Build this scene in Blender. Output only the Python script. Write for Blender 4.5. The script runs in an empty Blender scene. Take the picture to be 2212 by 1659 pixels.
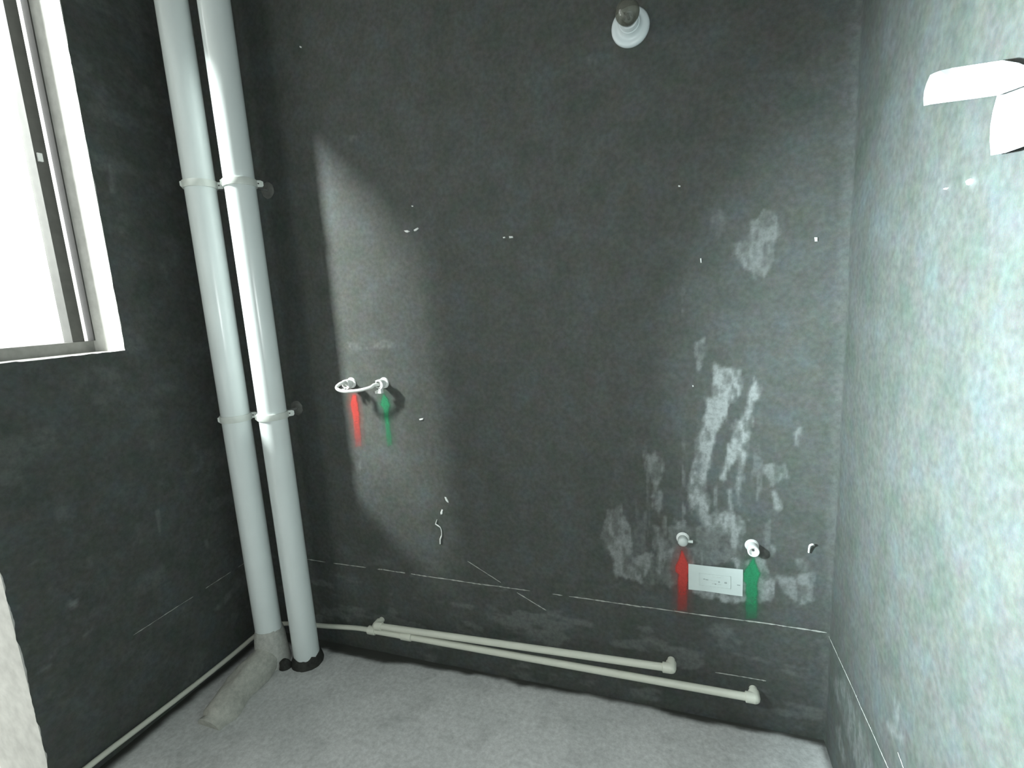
import bpy, bmesh, math, random
import numpy as np
from mathutils import Vector, Matrix

scene = bpy.context.scene
C = scene.collection
random.seed(7)

# ------------------------------------------------------------------ camera
IMG_W, IMG_H = 2212, 1659
F_PX = 1075.6
YAW, PITCH, ROLL = -0.3359, -0.1656, -0.0603
EYE = np.array([0.0, 0.0, 1.40])
_f = np.array([math.sin(YAW) * math.cos(PITCH), math.cos(YAW) * math.cos(PITCH), math.sin(PITCH)])
_r = np.cross(_f, [0, 0, 1.0]); _r /= np.linalg.norm(_r)
_u = np.cross(_r, _f)
CR = _r * math.cos(ROLL) + _u * math.sin(ROLL)
CU = -_r * math.sin(ROLL) + _u * math.cos(ROLL)
CF = _f
cam_data = bpy.data.cameras.new('camera')
cam_data.sensor_width = 36.0
cam_data.lens = 36.0 * F_PX / IMG_W
cam_data.clip_start = 0.02
cam = bpy.data.objects.new('camera', cam_data)
C.objects.link(cam)
cam.matrix_world = Matrix(((CR[0], CU[0], -CF[0], EYE[0]), (CR[1], CU[1], -CF[1], EYE[1]),
                           (CR[2], CU[2], -CF[2], EYE[2]), (0, 0, 0, 1)))
scene.camera = cam

# ------------------------------------------------------------------ world: bright overcast sky
world = bpy.data.worlds.new('overcast_sky')
scene.world = world
world.use_nodes = True
bg = world.node_tree.nodes['Background']
bg.inputs['Color'].default_value = (0.97, 1.0, 0.985, 1)
bg.inputs['Strength'].default_value = 7.0

# ------------------------------------------------------------------ hazy low sun
sun_data = bpy.data.lights.new('hazy_sun', 'SUN')
sun_data.energy = 23.0; sun_data.angle = math.radians(8.5); sun_data.color = (0.96, 1.0, 0.99)
sun = bpy.data.objects.new('hazy_sun', sun_data); C.objects.link(sun)
sun.location = (-4, -1, 4)
sun.rotation_euler = Vector((0.765, 0.63, -0.83)).to_track_quat('-Z', 'Y').to_euler()

# ------------------------------------------------------------------ lamps: added glare spot at the right wall, phone light at the lens
def lamp(name, kind, loc, energy, color, radius, target=None, size=None, blend=1.0):
    l = bpy.data.lights.new(name, kind)
    l.energy = energy; l.color = color; l.shadow_soft_size = radius
    o = bpy.data.objects.new(name, l); C.objects.link(o); o.location = loc
    if kind == 'SPOT':
        l.spot_size = size; l.spot_blend = blend
    if target is not None:
        o.rotation_euler = (Vector(target) - Vector(loc)).to_track_quat('-Z', 'Y').to_euler()
    return o
lamp('glare_spot', 'SPOT', (-0.95, 0.15, 1.45), 900, (0.80, 0.97, 1.0), 0.05, (0.41, 0.50, 1.20), math.radians(90), 1.0)  # first lamp: unseen spot added to brighten the right wall like lens glare
lamp('phone_light', 'POINT', (0.02, -0.01, 1.43), 32, (0.95, 1.0, 0.99), 0.006)

# ------------------------------------------------------------------ view
scene.view_settings.view_transform = 'Standard'
scene.view_settings.look = 'None'
scene.view_settings.gamma = 1.0
scene.view_settings.exposure = 0.15
scene.view_settings.use_curve_mapping = False

# ------------------------------------------------------------------ room dimensions (metres)
XL, XR = -1.7785, 0.4106
YB, YF = 1.5543, -1.1
ZC = 2.95
SILL, HEAD = 1.312, 2.80
JAMB, WEND, DOOR0 = 1.168, 0.735, -0.15
CHALK = 0.3696
WT = 0.26

def ray(px, py):
    d = CF * F_PX + CR * (px - IMG_W / 2) - CU * (py - IMG_H / 2)
    return d / np.linalg.norm(d)
def on_plane(px, py, axis, val):
    d = ray(px, py)
    return EYE + d * (val - EYE[axis]) / d[axis]
def back(px, py, off=0.0):
    return on_plane(px, py, 1, YB - off)

# ------------------------------------------------------------------ helpers
def smoothstep(a, b, x):
    t = np.clip((x - a) / (b - a), 0, 1)
    return t * t * (3 - 2 * t)
def vnoise(x, y, seed=0):
    xi = np.floor(x).astype(np.int64); yi = np.floor(y).astype(np.int64)
    fx = x - xi; fy = y - yi
    fx = fx * fx * (3 - 2 * fx); fy = fy * fy * (3 - 2 * fy)
    def h(i, j):
        n = (i * 374761393 + j * 668265263 + seed * 982451653) & 0xffffffff
        n = ((n ^ (n >> 13)) * 1274126177) & 0xffffffff
        return ((n ^ (n >> 16)) & 0xffff) / 65535.0
    a = h(xi, yi); b = h(xi + 1, yi); c = h(xi, yi + 1); d = h(xi + 1, yi + 1)
    return (a * (1 - fx) + b * fx) * (1 - fy) + (c * (1 - fx) + d * fx) * fy
def fbm(x, y, seed=0, oct=4):
    s = 0; a = 0.5; n = 0
    for o in range(oct):
        s = s + a * vnoise(x * 2 ** o, y * 2 ** o, seed + o); n += a; a *= 0.5
    return s / n

def poly_signed(px, py, poly):
    """signed distance (positive inside) of points to a polygon"""
    poly = np.asarray(poly, float); n = len(poly)
    dmin = np.full(px.shape, 1e9); inside = np.zeros(px.shape, bool)
    for i in range(n):
        ax, ay = poly[i]; bx, by = poly[(i + 1) % n]
        ex, ey = bx - ax, by - ay
        L = ex * ex + ey * ey + 1e-12
        t = np.clip(((px - ax) * ex + (py - ay) * ey) / L, 0, 1)
        d = np.hypot(px - ax - t * ex, py - ay - t * ey)
        dmin = np.minimum(dmin, d)
        cond = ((ay > py) != (by > py)) & (px < ex * (py - ay) / (ey + 1e-15) + ax)
        inside ^= cond
    return np.where(inside, dmin, -dmin)

def mesh_from(name, verts, faces, mats, smooth=False, midx=None):
    me = bpy.data.meshes.new(name)
    me.from_pydata([tuple(map(float, v)) for v in verts], [], [tuple(map(int, f)) for f in faces])
    for m in (mats if isinstance(mats, (list, tuple)) else [mats]):
        me.materials.append(m)
    if midx is not None:
        me.polygons.foreach_set('material_index', np.asarray(midx, dtype=np.int32))
    if smooth:
        me.polygons.foreach_set('use_smooth', np.ones(len(me.polygons), dtype=bool))
    me.update()
    return me
def link(name, me, parent=None):
    o = bpy.data.objects.new(name, me); C.objects.link(o)
    if parent is not None:
        o.parent = parent
        o.matrix_parent_inverse = parent.matrix_world.inverted() if parent.type != 'EMPTY' else Matrix.Translation(-parent.location)
    return o
class MB:
    def __init__(self): self.v = []; self.f = []; self.mi = []
    def add(self, v, f, mi=0):
        b = len(self.v); self.v += [tuple(p) for p in v]
        self.f += [tuple(i + b for i in q) for q in f]; self.mi += [mi] * len(f)
    def box(self, x0, x1, y0, y1, z0, z1, mi=0, faces=None):
        v = [(x0,y0,z0),(x1,y0,z0),(x1,y1,z0),(x0,y1,z0),(x0,y0,z1),(x1,y0,z1),(x1,y1,z1),(x0,y1,z1)]
        q = {'-z':(0,3,2,1),'+z':(4,5,6,7),'-y':(0,1,5,4),'+x':(1,2,6,5),'+y':(2,3,7,6),'-x':(3,0,4,7)}
        self.add(v, [q[k] for k in (faces or q)], mi)
    def tube(self, pts, r, seg=20, caps=True, mi=0):
        pts = [Vector(p) for p in pts]; n = len(pts)
        rs = r if isinstance(r, (list, tuple)) else [r] * n
        T = [((pts[min(i + 1, n - 1)] - pts[max(i - 1, 0)]).normalized()) for i in range(n)]
        ref = Vector((0, 0, 1)) if abs(T[0].z) < 0.9 else Vector((1, 0, 0))
        N = (ref - T[0] * ref.dot(T[0])).normalized()
        v = []; f = []
        for i in range(n):
            if i: N = (N - T[i] * N.dot(T[i])).normalized()
            B = T[i].cross(N)
            for k in range(seg):
                a = 2 * math.pi * k / seg
                v.append(pts[i] + (N * math.cos(a) + B * math.sin(a)) * rs[i])
        for i in range(n - 1):
            for k in range(seg):
                a = i * seg + k; b = i * seg + (k + 1) % seg
                f.append((a, b, b + seg, a + seg))
        if caps:
            f.append(tuple(range(seg - 1, -1, -1))); f.append(tuple((n - 1) * seg + k for k in range(seg)))
        self.add(v, f, mi)
    def lathe(self, prof, o, axis, seg=40, mi=0):
        """prof: (radius, distance along axis)"""
        o = Vector(o); A = Vector(axis).normalized()
        ref = Vector((0, 0, 1)) if abs(A.z) < 0.9 else Vector((1, 0, 0))
        N = (ref - A * ref.dot(A)).normalized(); B = A.cross(N)
        v = []; f = []; n = len(prof)
        for (r, h) in prof:
            for k in range(seg):
                a = 2 * math.pi * k / seg
                v.append(o + A * h + (N * math.cos(a) + B * math.sin(a)) * max(r, 1e-5))
        for i in range(n - 1):
            for k in range(seg):
                a = i * seg + k; b = i * seg + (k + 1) % seg
                f.append((a, b, b + seg, a + seg))
        self.add(v, f, mi)
    def build(self, name, mats, parent=None, smooth=False, bevel=0.0):
        me = mesh_from(name, self.v, self.f, mats, False, self.mi)
        bm = bmesh.new(); bm.from_mesh(me)
        bmesh.ops.recalc_face_normals(bm, faces=bm.faces)
        if bevel > 0:
            bmesh.ops.bevel(bm, geom=list(bm.edges), offset=bevel, segments=2, affect='EDGES', profile=0.6)
        if smooth:
            for fc in bm.faces: fc.smooth = len(fc.verts) <= 4
            for e in bm.edges:
                if len(e.link_faces) == 2 and e.calc_face_angle(0) > math.radians(42): e.smooth = False
        bm.to_mesh(me); bm.free(); me.update()
        return link(name, me, parent)
def thing(name, label, cat, loc=(0, 0, 0), group=None):
    o = bpy.data.objects.new(name, None); C.objects.link(o); o.location = loc
    o.empty_display_size = 0.05
    o['label'] = label; o['category'] = cat
    if group: o['group'] = group
    return o
def tag(o, label, cat, group=None):
    o['label'] = label; o['category'] = cat
    if group: o['group'] = group
    return o
def structure(o, label=None):
    o['kind'] = 'structure'
    if label: o['label'] = label
    return o

# ------------------------------------------------------------------ materials
def new_mat(name):
    m = bpy.data.materials.new(name); m.use_nodes = True
    nt = m.node_tree
    return m, nt, nt.nodes, nt.links, nt.nodes['Principled BSDF']
def noise_node(nt, scale, detail=4, rough=0.55, coord='Object', mapping=None):
    tc = nt.nodes.new('ShaderNodeTexCoord')
    n = nt.nodes.new('ShaderNodeTexNoise')
    n.inputs['Scale'].default_value = scale; n.inputs['Detail'].default_value = detail; n.inputs['Roughness'].default_value = rough
    src = tc.outputs[coord]
    if mapping:
        mp = nt.nodes.new('ShaderNodeMapping'); mp.inputs['Scale'].default_value = mapping
        nt.links.new(src, mp.inputs['Vector']); src = mp.outputs['Vector']
    nt.links.new(src, n.inputs['Vector'])
    return n
def ramp_node(nt, src, stops):
    r = nt.nodes.new('ShaderNodeValToRGB')
    els = r.color_ramp.elements
    while len(els) < len(stops): els.new(0.5)
    for e, (p, c) in zip(els, stops):
        e.position = p; e.color = (*c, 1)
    nt.links.new(src, r.inputs['Fac'])
    return r
def mix_rgb(nt, fac, a, b, mode='MIX'):
    m = nt.nodes.new('ShaderNodeMix'); m.data_type = 'RGBA'; m.blend_type = mode
    for sock, val in ((m.inputs[0], fac), (m.inputs[6], a), (m.inputs[7], b)):
        if isinstance(val, (int, float)): sock.default_value = val
        elif isinstance(val, tuple): sock.default_value = (*val, 1)
        else: nt.links.new(val, sock)
    return m.outputs[2]
def math_node(nt, op, a, b=0.0, clamp=False):
    m = nt.nodes.new('ShaderNodeMath'); m.operation = op; m.use_clamp = clamp
    for s, v in ((m.inputs[0], a), (m.inputs[1], b)):
        if isinstance(v, (int, float)): s.default_value = v
        else: nt.links.new(v, s)
    return m.outputs[0]
def bump(nt, bs, height, strength, dist=0.002):
    b = nt.nodes.new('ShaderNodeBump'); b.inputs['Strength'].default_value = strength; b.inputs['Distance'].default_value = dist
    nt.links.new(height, b.inputs['Height']); nt.links.new(b.outputs['Normal'], bs.inputs['Normal'])
def attr(nt, name):
    a = nt.nodes.new('ShaderNodeAttribute'); a.attribute_name = name
    return a.outputs['Fac']

def make_coat():
    """black brushed waterproof coating with pale plaster smears from a vertex attribute"""
    m, nt, N, L, bs = new_mat('black_wall_coating')
    n1 = noise_node(nt, 9.0, 3); n2 = noise_node(nt, 70, 3); n3 = noise_node(nt, 260, 2)
    base = ramp_node(nt, n1.outputs['Fac'], [(0.30, (0.058, 0.070, 0.061)), (0.5, (0.073, 0.078, 0.072)), (0.72, (0.076, 0.090, 0.089))])
    sp = ramp_node(nt, n2.outputs['Fac'], [(0.3, (0.82, 0.82, 0.82)), (0.7, (1.16, 1.16, 1.16))])
    col = mix_rgb(nt, 1.0, base.outputs['Color'], sp.outputs['Color'], 'MULTIPLY')
    nc = noise_node(nt, 24, 3); ng = noise_node(nt, 520, 2)
    col = mix_rgb(nt, 0.14, col, nc.outputs['Color'], 'OVERLAY')
    col = mix_rgb(nt, 0.22, col, ng.outputs['Color'], 'OVERLAY')
    sm = attr(nt, 'smear')
    brk = noise_node(nt, 70, 6, 0.7)
    t = math_node(nt, 'ADD', sm, math_node(nt, 'MULTIPLY', math_node(nt, 'SUBTRACT', brk.outputs['Fac'], 0.5), math_node(nt, 'MULTIPLY', sm, 2.2)), True)
    col = mix_rgb(nt, t, col, (0.27, 0.29, 0.285))
    L.new(col, bs.inputs['Base Color'])
    bs.inputs['Roughness'].default_value = 0.72
    bs.inputs['Specular IOR Level'].default_value = 0.30
    h = math_node(nt, 'ADD', math_node(nt, 'MULTIPLY', n2.outputs['Fac'], 0.7), math_node(nt, 'MULTIPLY', n3.outputs['Fac'], 0.4))
    bump(nt, bs, h, 0.35, 0.002)
    return m
def make_concrete(name, dark, light, bs_rough=0.85, coat=True, specks=0.0):
    m, nt, N, L, bs = new_mat(name)
    n1 = noise_node(nt, 5, 4); n2 = noise_node(nt, 60, 4, 0.7); n3 = noise_node(nt, 300, 2)
    base = ramp_node(nt, n1.outputs['Fac'], [(0.3, dark), (0.7, light)])
    sp = ramp_node(nt, n2.outputs['Fac'], [(0.25, (0.75, 0.75, 0.75)), (0.75, (1.2, 1.2, 1.2))])
    col = mix_rgb(nt, 1.0, base.outputs['Color'], sp.outputs['Color'], 'MULTIPLY')
    if coat:
        col = mix_rgb(nt, attr(nt, 'coat'), col, (0.05, 0.052, 0.046))
    if specks:
        n4 = noise_node(nt, 38, 2)
        r4 = ramp_node(nt, n4.outputs['Fac'], [(0.70, (0, 0, 0)), (0.76, (1, 1, 1))])
        col = mix_rgb(nt, math_node(nt, 'MULTIPLY', r4.outputs['Color'], specks), col, (0.85, 0.86, 0.84))
    L.new(col, bs.inputs['Base Color'])
    bs.inputs['Roughness'].default_value = bs_rough
    bs.inputs['Specular IOR Level'].default_value = 0.25
    h = math_node(nt, 'ADD', n2.outputs['Fac'], math_node(nt, 'MULTIPLY', n3.outputs['Fac'], 0.5))
    bump(nt, bs, h, 0.5, 0.002)
    return m
def simple(name, col, rough=0.5, var=0.06, scale=30, spec=0.5, bumps=0.0, **kw):
    m, nt, N, L, bs = new_mat(name)
    n = noise_node(nt, scale, 4)
    lo = tuple(c * (1 - var) for c in col); hi = tuple(min(1, c * (1 + var)) for c in col)
    r = ramp_node(nt, n.outputs['Fac'], [(0.3, lo), (0.7, hi)])
    L.new(r.outputs['Color'], bs.inputs['Base Color'])
    bs.inputs['Roughness'].default_value = rough
    bs.inputs['Specular IOR Level'].default_value = spec
    for k, v in kw.items(): bs.inputs[k].default_value = v
    if bumps: bump(nt, bs, n.outputs['Fac'], bumps, 0.003)
    return m
def make_paint(name, col):
    """sprayed paint mark, thinning out at its edge through the 'cover' attribute"""
    m, nt, N, L, bs = new_mat(name)
    n = noise_node(nt, 120, 4)
    r = ramp_node(nt, n.outputs['Fac'], [(0.3, tuple(c * 0.85 for c in col)), (0.7, tuple(min(1, c * 1.12) for c in col))])
    L.new(r.outputs['Color'], bs.inputs['Base Color'])
    bs.inputs['Roughness'].default_value = 0.55
    a = attr(nt, 'cover')
    g = noise_node(nt, 420, 3)
    t = math_node(nt, 'ADD', a, math_node(nt, 'MULTIPLY', math_node(nt, 'SUBTRACT', g.outputs['Fac'], 0.5), math_node(nt, 'MULTIPLY', a, 0.9)), True)
    L.new(t, bs.inputs['Alpha'])
    return m

M = {}
M['coat'] = make_coat()
M['floor'] = make_concrete('floor_screed', (0.50, 0.515, 0.505), (0.60, 0.61, 0.60))
M['outer_floor'] = make_concrete('balcony_concrete', (0.24, 0.245, 0.225), (0.33, 0.335, 0.315), coat=False, specks=0.8)
M['mortar'] = make_concrete('mortar', (0.43, 0.435, 0.39), (0.53, 0.53, 0.48), coat=False)
M['pale_mortar'] = make_concrete('pale_mortar', (0.46, 0.465, 0.43), (0.56, 0.565, 0.53), coat=False)
M['pat'] = make_concrete('grey_pat', (0.10, 0.105, 0.095), (0.20, 0.20, 0.185), coat=False)
M['dark_mortar_and_gap_shade'] = simple('dark_mortar_and_gap_shade', (0.035, 0.036, 0.032), 0.8, 0.4, 60, 0.3, 0.6)  # black of the torn sleeve, also the painted gap shade by the left collar
M['plaster'] = simple('reveal_plaster', (0.62, 0.62, 0.59), 0.85, 0.12, 25, 0.2, 0.4)
M['ceiling'] = simple('ceiling_concrete', (0.30, 0.30, 0.29), 0.9, 0.1, 12, 0.2)
M['pvc'] = simple('white_pvc', (0.76, 0.82, 0.815), 0.26, 0.02, 9, 0.5)
M['ppr'] = simple('cream_ppr', (0.68, 0.69, 0.60), 0.38, 0.03, 20, 0.45)
M['clamp'] = simple('white_clamp_plastic', (0.66, 0.70, 0.66), 0.4, 0.04, 40)
M['white_plastic'] = simple('white_fitting_plastic', (0.80, 0.82, 0.80), 0.32, 0.03, 40)
M['grey_cap'] = simple('greyed_plastic', (0.47, 0.50, 0.48), 0.5, 0.06, 40)
M['hose'] = simple('pale_hose', (0.66, 0.68, 0.65), 0.35, 0.03, 40)
M['paper'] = simple('white_paper', (0.38, 0.395, 0.40), 0.7, 0.02, 15, 0.3)
M['label_paper'] = simple('label_paper', (0.54, 0.60, 0.58), 0.55, 0.03, 30, 0.4)
M['ink'] = simple('faded_ink', (0.30, 0.34, 0.33), 0.7, 0.1, 60, 0.3)
M['faint_ink'] = simple('faint_ink', (0.50, 0.55, 0.53), 0.7, 0.08, 60, 0.3)
M['frame'] = simple('dark_aluminium', (0.075, 0.075, 0.068), 0.45, 0.15, 30, 0.5)
M['rail'] = simple('lit_aluminium', (0.24, 0.24, 0.225), 0.6, 0.15, 30, 0.4)  # same dark aluminium as the frame, light on the rail put into its colour
M['chalk'] = simple('chalk', (0.40, 0.41, 0.38), 0.9, 0.2, 80, 0.1)
M['fleck'] = simple('white_plaster_fleck', (0.72, 0.74, 0.72), 0.8, 0.05, 60, 0.2)
M['screw'] = simple('dark_screw', (0.06, 0.06, 0.06), 0.5, 0.1, 60, 0.5)
M['steel'] = simple('steel', (0.45, 0.45, 0.44), 0.4, 0.1, 60, 0.5, Metallic=0.8)
M['ceramic'] = simple('white_lamp_plastic', (0.62, 0.685, 0.70), 0.35, 0.03, 25, 0.5)
M['red'] = make_paint('red_spray_paint', (0.50, 0.045, 0.035))
M['green'] = make_paint('green_spray_paint', (0.015, 0.21, 0.09))
def make_glass(name, tint, gloss_rough=0.02, dust=0.0):
    m = bpy.data.materials.new(name); m.use_nodes = True; nt = m.node_tree
    for n in list(nt.nodes): nt.nodes.remove(n)
    out = nt.nodes.new('ShaderNodeOutputMaterial'); tr = nt.nodes.new('ShaderNodeBsdfTransparent'); gl = nt.nodes.new('ShaderNodeBsdfGlossy')
    nz = noise_node(nt, 6, 2)
    r = ramp_node(nt, nz.outputs['Fac'], [(0.3, tuple(c * 0.97 for c in tint)), (0.7, tint)])
    nt.links.new(r.outputs['Color'], tr.inputs['Color'])
    gl.inputs['Roughness'].default_value = gloss_rough
    lw_ = nt.nodes.new('ShaderNodeLayerWeight'); lw_.inputs['Blend'].default_value = 0.5
    fac = math_node(nt, 'ADD', math_node(nt, 'MULTIPLY', math_node(nt, 'POWER', lw_.outputs['Facing'], 5.0), 0.9), 0.04 if not dust else 0.09)
    mx = nt.nodes.new('ShaderNodeMixShader')
    nt.links.new(fac, mx.inputs[0]); nt.links.new(tr.outputs[0], mx.inputs[1]); nt.links.new(gl.outputs[0], mx.inputs[2])
    last = mx.outputs[0]
    if dust:                                   # film of dust on the glass
        df = nt.nodes.new('ShaderNodeBsdfDiffuse'); df.inputs['Color'].default_value = (0.19, 0.195, 0.165, 1)
        m2 = nt.nodes.new('ShaderNodeMixShader'); m2.inputs[0].default_value = dust
        nt.links.new(last, m2.inputs[1]); nt.links.new(df.outputs[0], m2.inputs[2]); last = m2.outputs[0]
    nt.links.new(last, out.inputs['Surface'])
    return m
M['glass'] = make_glass('window_glass', (0.97, 0.98, 0.97))
M['bulb_glass'] = make_glass('smoky_bulb_glass', (0.72, 0.72, 0.67), 0.06, 0.42)

# ================================================================== SETTING
def grid(us, vs):
    U, V = np.meshgrid(us, vs, indexing='ij')
    nu, nv = len(us), len(vs)
    i = np.arange(nu - 1)[:, None] * nv + np.arange(nv - 1)[None, :]
    q = np.stack([i, i + nv, i + nv + 1, i + 1], -1).reshape(-1, 4)
    return U.ravel(), V.ravel(), q
def fast_mesh(name, verts, quads, mats, midx=None, attrs=None, smooth=True):
    me = bpy.data.meshes.new(name)
    verts = np.asarray(verts, np.float32); quads = np.asarray(quads, np.int32)
    me.vertices.add(len(verts)); me.vertices.foreach_set('co', verts.ravel())
    me.loops.add(quads.size); me.loops.foreach_set('vertex_index', quads.ravel())
    me.polygons.add(len(quads))
    me.polygons.foreach_set('loop_start', np.arange(0, quads.size, 4, dtype=np.int32))
    for m in mats: me.materials.append(m)
    if midx is not None: me.polygons.foreach_set('material_index', np.asarray(midx, np.int32))
    me.polygons.foreach_set('use_smooth', np.full(len(quads), smooth))
    me.update(calc_edges=True)
    for k, v in (attrs or {}).items():
        a = me.attributes.new(k, 'FLOAT', 'POINT'); a.data.foreach_set('value', np.asarray(v, np.float32))
    me.validate()
    return me
BOXQ = np.array([(0,3,2,1),(4,5,6,7),(0,1,5,4),(1,2,6,5),(2,3,7,6),(3,0,4,7)])
def boxv(x0, x1, y0, y1, z0, z1):
    return np.array([(x0,y0,z0),(x1,y0,z0),(x1,y1,z0),(x0,y1,z0),(x0,y0,z1),(x1,y0,z1),(x1,y1,z1),(x0,y1,z1)], float)
def assemble(name, face_v, face_q, boxes, mats, smear):
    v = [face_v]; q = [face_q]; mi = [np.zeros(len(face_q))]; b = len(face_v)
    for (bx, m) in boxes:
        v.append(boxv(*bx)); q.append(BOXQ + b); mi.append(np.full(6, m)); b += 8
    a = np.zeros(b); a[:len(face_v)] = smear
    return fast_mesh(name, np.concatenate(v), np.concatenate(q), mats, np.concatenate(mi), {'smear': a}, False)

def smear_mask(u, v, polys, seed, soft=0.006, rag=0.022):
    """u, v metres on the wall; polys: (points, intensity)"""
    nz = fbm(u * 52, v * 22, seed, 5) - 0.5
    inner = 0.30 + 0.70 * smoothstep(0.30, 0.62, fbm(u * 70, v * 30, seed + 9, 4))
    out = np.zeros(len(u))
    for pts, s in polys:
        p = np.asarray(pts); lo = p.min(0) - 0.05; hi = p.max(0) + 0.05
        k = np.where((u > lo[0]) & (u < hi[0]) & (v > lo[1]) & (v < hi[1]))[0]
        if len(k) == 0: continue
        sd = poly_signed(u[k], v[k], p) + nz[k] * rag * 1.6
        out[k] = np.maximum(out[k], s * inner[k] * smoothstep(-soft, soft * 1.4, sd))
    return out

# --- back wall: plaster smears seen on the coating (traced outline, metres)
SM = [
 ([(1503,740),(1520,733),(1527,760),(1520,790),(1512,800),(1505,770)], .55),
 ([(1537,780),(1533,830),(1525,880),(1515,920),(1508,945),(1495,985),(1488,1020),(1484,1050),(1490,1085),(1497,1100),(1505,1125),(1522,1140),(1540,1130),(1535,1085),(1528,1060),(1528,1020),(1540,985),(1545,940),(1565,900),(1580,870),(1592,850),(1602,820),(1585,790),(1560,795)], .85),
 ([(1628,815),(1600,900),(1583,940),(1575,960),(1563,1000),(1560,1032),(1568,1035),(1575,1002),(1590,985),(1600,995),(1597,1032),(1606,1010),(1612,980),(1622,930),(1632,880),(1640,830)], .85),
 ([(1572,1055),(1580,1055),(1578,1125),(1573,1125)], .55), ([(1592,1030),(1600,1030),(1598,1092),(1590,1092)], .6),
 ([(1620,480),(1650,455),(1682,468),(1684,510),(1672,560),(1652,600),(1635,605),(1625,585),(1600,562),(1578,552),(1583,525),(1612,520)], .42),
 ([(1530,455),(1560,448),(1572,480),(1555,510),(1535,495)], .16),
 ([(1393,985),(1412,975),(1427,990),(1430,1020),(1421,1042),(1414,1078),(1408,1072),(1412,1035),(1399,1015)], .55),
 ([(1417,1062),(1434,1058),(1433,1100),(1422,1122),(1415,1095)], .5),
 ([(1299,1145),(1313,1105),(1340,1094),(1358,1134),(1367,1170),(1372,1197),(1392,1190),(1413,1199),(1402,1243),(1386,1262),(1367,1256),(1326,1245),(1331,1210),(1302,1188)], .62),
 ([(1405,1132),(1430,1130),(1442,1165),(1458,1188),(1442,1212),(1425,1240),(1412,1232),(1420,1196)], .62),
 ([(1546,1112),(1570,1105),(1611,1119),(1613,1141),(1600,1163),(1594,1212),(1577,1210),(1573,1161),(1557,1140)], .75),
 ([(1515,1115),(1548,1100),(1562,1120),(1542,1142),(1524,1138)], .7),
 ([(1487,1262),(1615,1266),(1645,1294),(1604,1299),(1575,1304),(1556,1295),(1524,1296),(1508,1282)], .85),
 ([(1587,1213),(1645,1205),(1672,1253),(1672,1291),(1640,1300),(1602,1275)], .72),
 ([(1673,1245),(1754,1241),(1762,1264),(1756,1297),(1738,1307),(1711,1293),(1684,1277)], .46),
 ([(1655,1173),(1681,1178),(1675,1193),(1655,1193)], .5),
 ([(1652,1003),(1696,1003),(1700,1028),(1685,1040),(1669,1050),(1658,1028)], .45),
 ([(1668,1060),(1684,1066),(1692,1100),(1681,1118),(1672,1092)], .5),
 ([(1712,930),(1726,928),(1724,965),(1716,962)], .4),
 ([(1457,1121),(1482,1129),(1478,1152),(1459,1144)], .5),
 ([(1440,1140),(1600,1125),(1610,1215),(1490,1220),(1440,1225)], .27),
 ([(1460,1195),(1500,1192),(1500,1222),(1462,1240)], .5),
 ([(1440,1210),(1466,1215),(1466,1262),(1445,1268)], .36),
 ([(1360,1200),(1470,1205),(1470,1262),(1400,1268),(1365,1255)], .25),
 ([(1720,1210),(1742,1214),(1740,1232),(1722,1230)], .35),
 ([(1465,660),(1474,640),(1480,600),(1476,680)], .3),
 ([(745,740),(790,748),(830,732),(860,740),(885,742),(850,750),(800,758),(760,752)], .16),
 ([(770,1000),(780,1000),(778,1035),(768,1030)], .22),
 ([(1235,398),(1248,402),(1250,420),(1240,415)], .35),
 ([(1268,122),(1285,118),(1288,132),(1272,138)], .25),
 ([(757,296),(786,290),(784,296),(760,302)], .2),
]
SMB = [([(p[0], p[2]) for p in (back(*q) for q in pts)], s) for pts, s in SM]
us = np.linspace(XL - WT, XR + 0.2, 520); vs = np.linspace(-0.05, ZC, 600)
U, V, Q = grid(us, vs)
sm = smear_mask(U, V, SMB, 3)
# scattered faint trowel traces low on the wall, below the chalk line
t = fbm(U * 9, V * 22, 21, 4)
sm = np.maximum(sm, 0.20 * smoothstep(0.58, 0.74, t) * smoothstep(0.50, 0.30, V) )
# brush drips around the smears
t = fbm(U * 55, V * 9, 33, 4)
near = smoothstep(0.30, 0.05, np.abs(U - 0.06)) * smoothstep(0.42, 0.52, V) * smoothstep(1.05, 0.75, V)
sm = np.maximum(sm, 0.40 * smoothstep(0.60, 0.72, t) * near)
# pale worn corner against the right wall
sm = np.maximum(sm, 0.10 * smoothstep(0.035, 0.0, XR - U + 0.02 * (fbm(U * 20, V * 6, 5) - 0.5)))
relief = (fbm(U * 7, V * 7, 11, 3) - 0.5) * 0.003
me = assemble('wall_back', np.stack([U, YB + np.abs(relief) * 0.5, V], -1), Q, [((XL - WT, XR + 0.2, YB + 0.004, YB + 0.15, -0.05, ZC), 0)], [M['coat']], sm)
wall_back = structure(link('wall_back', me), 'dark coated back wall with pale plaster smears and sprayed arrows')

# --- right wall
SMR = []
def rw(px, py): p = on_plane(px, py, 0, XR); return (p[1], p[2])
for pts, s in [
 ([(1795,1470),(1825,1470),(1850,1540),(1870,1600),(1885,1659),(1868,1700),(1850,1659),(1830,1590),(1815,1530)], .42),
 ([(1805,1572),(1815,1575),(1826,1640),(1820,1650),(1812,1620)], .5),
 ([(1835,1570),(1850,1580),(1868,1659),(1850,1659)], .42),
 ([(1936,1520),(1946,1515),(1943,1560),(1938,1580),(1955,1595),(1945,1605),(1928,1590),(1918,1565),(1932,1570)], .45),
 ([(2085,392),(2102,385),(2106,395),(2092,402)], .9), ([(2040,406),(2050,402),(2052,407),(2042,411)], .7)]:
    SMR.append(([rw(*q) for q in pts], s))
us = np.concatenate([np.linspace(YF - 0.15, 0.5, 40), np.linspace(0.504, YB + 0.12, 262)]); vs = np.linspace(-0.05, ZC, 560)
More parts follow.
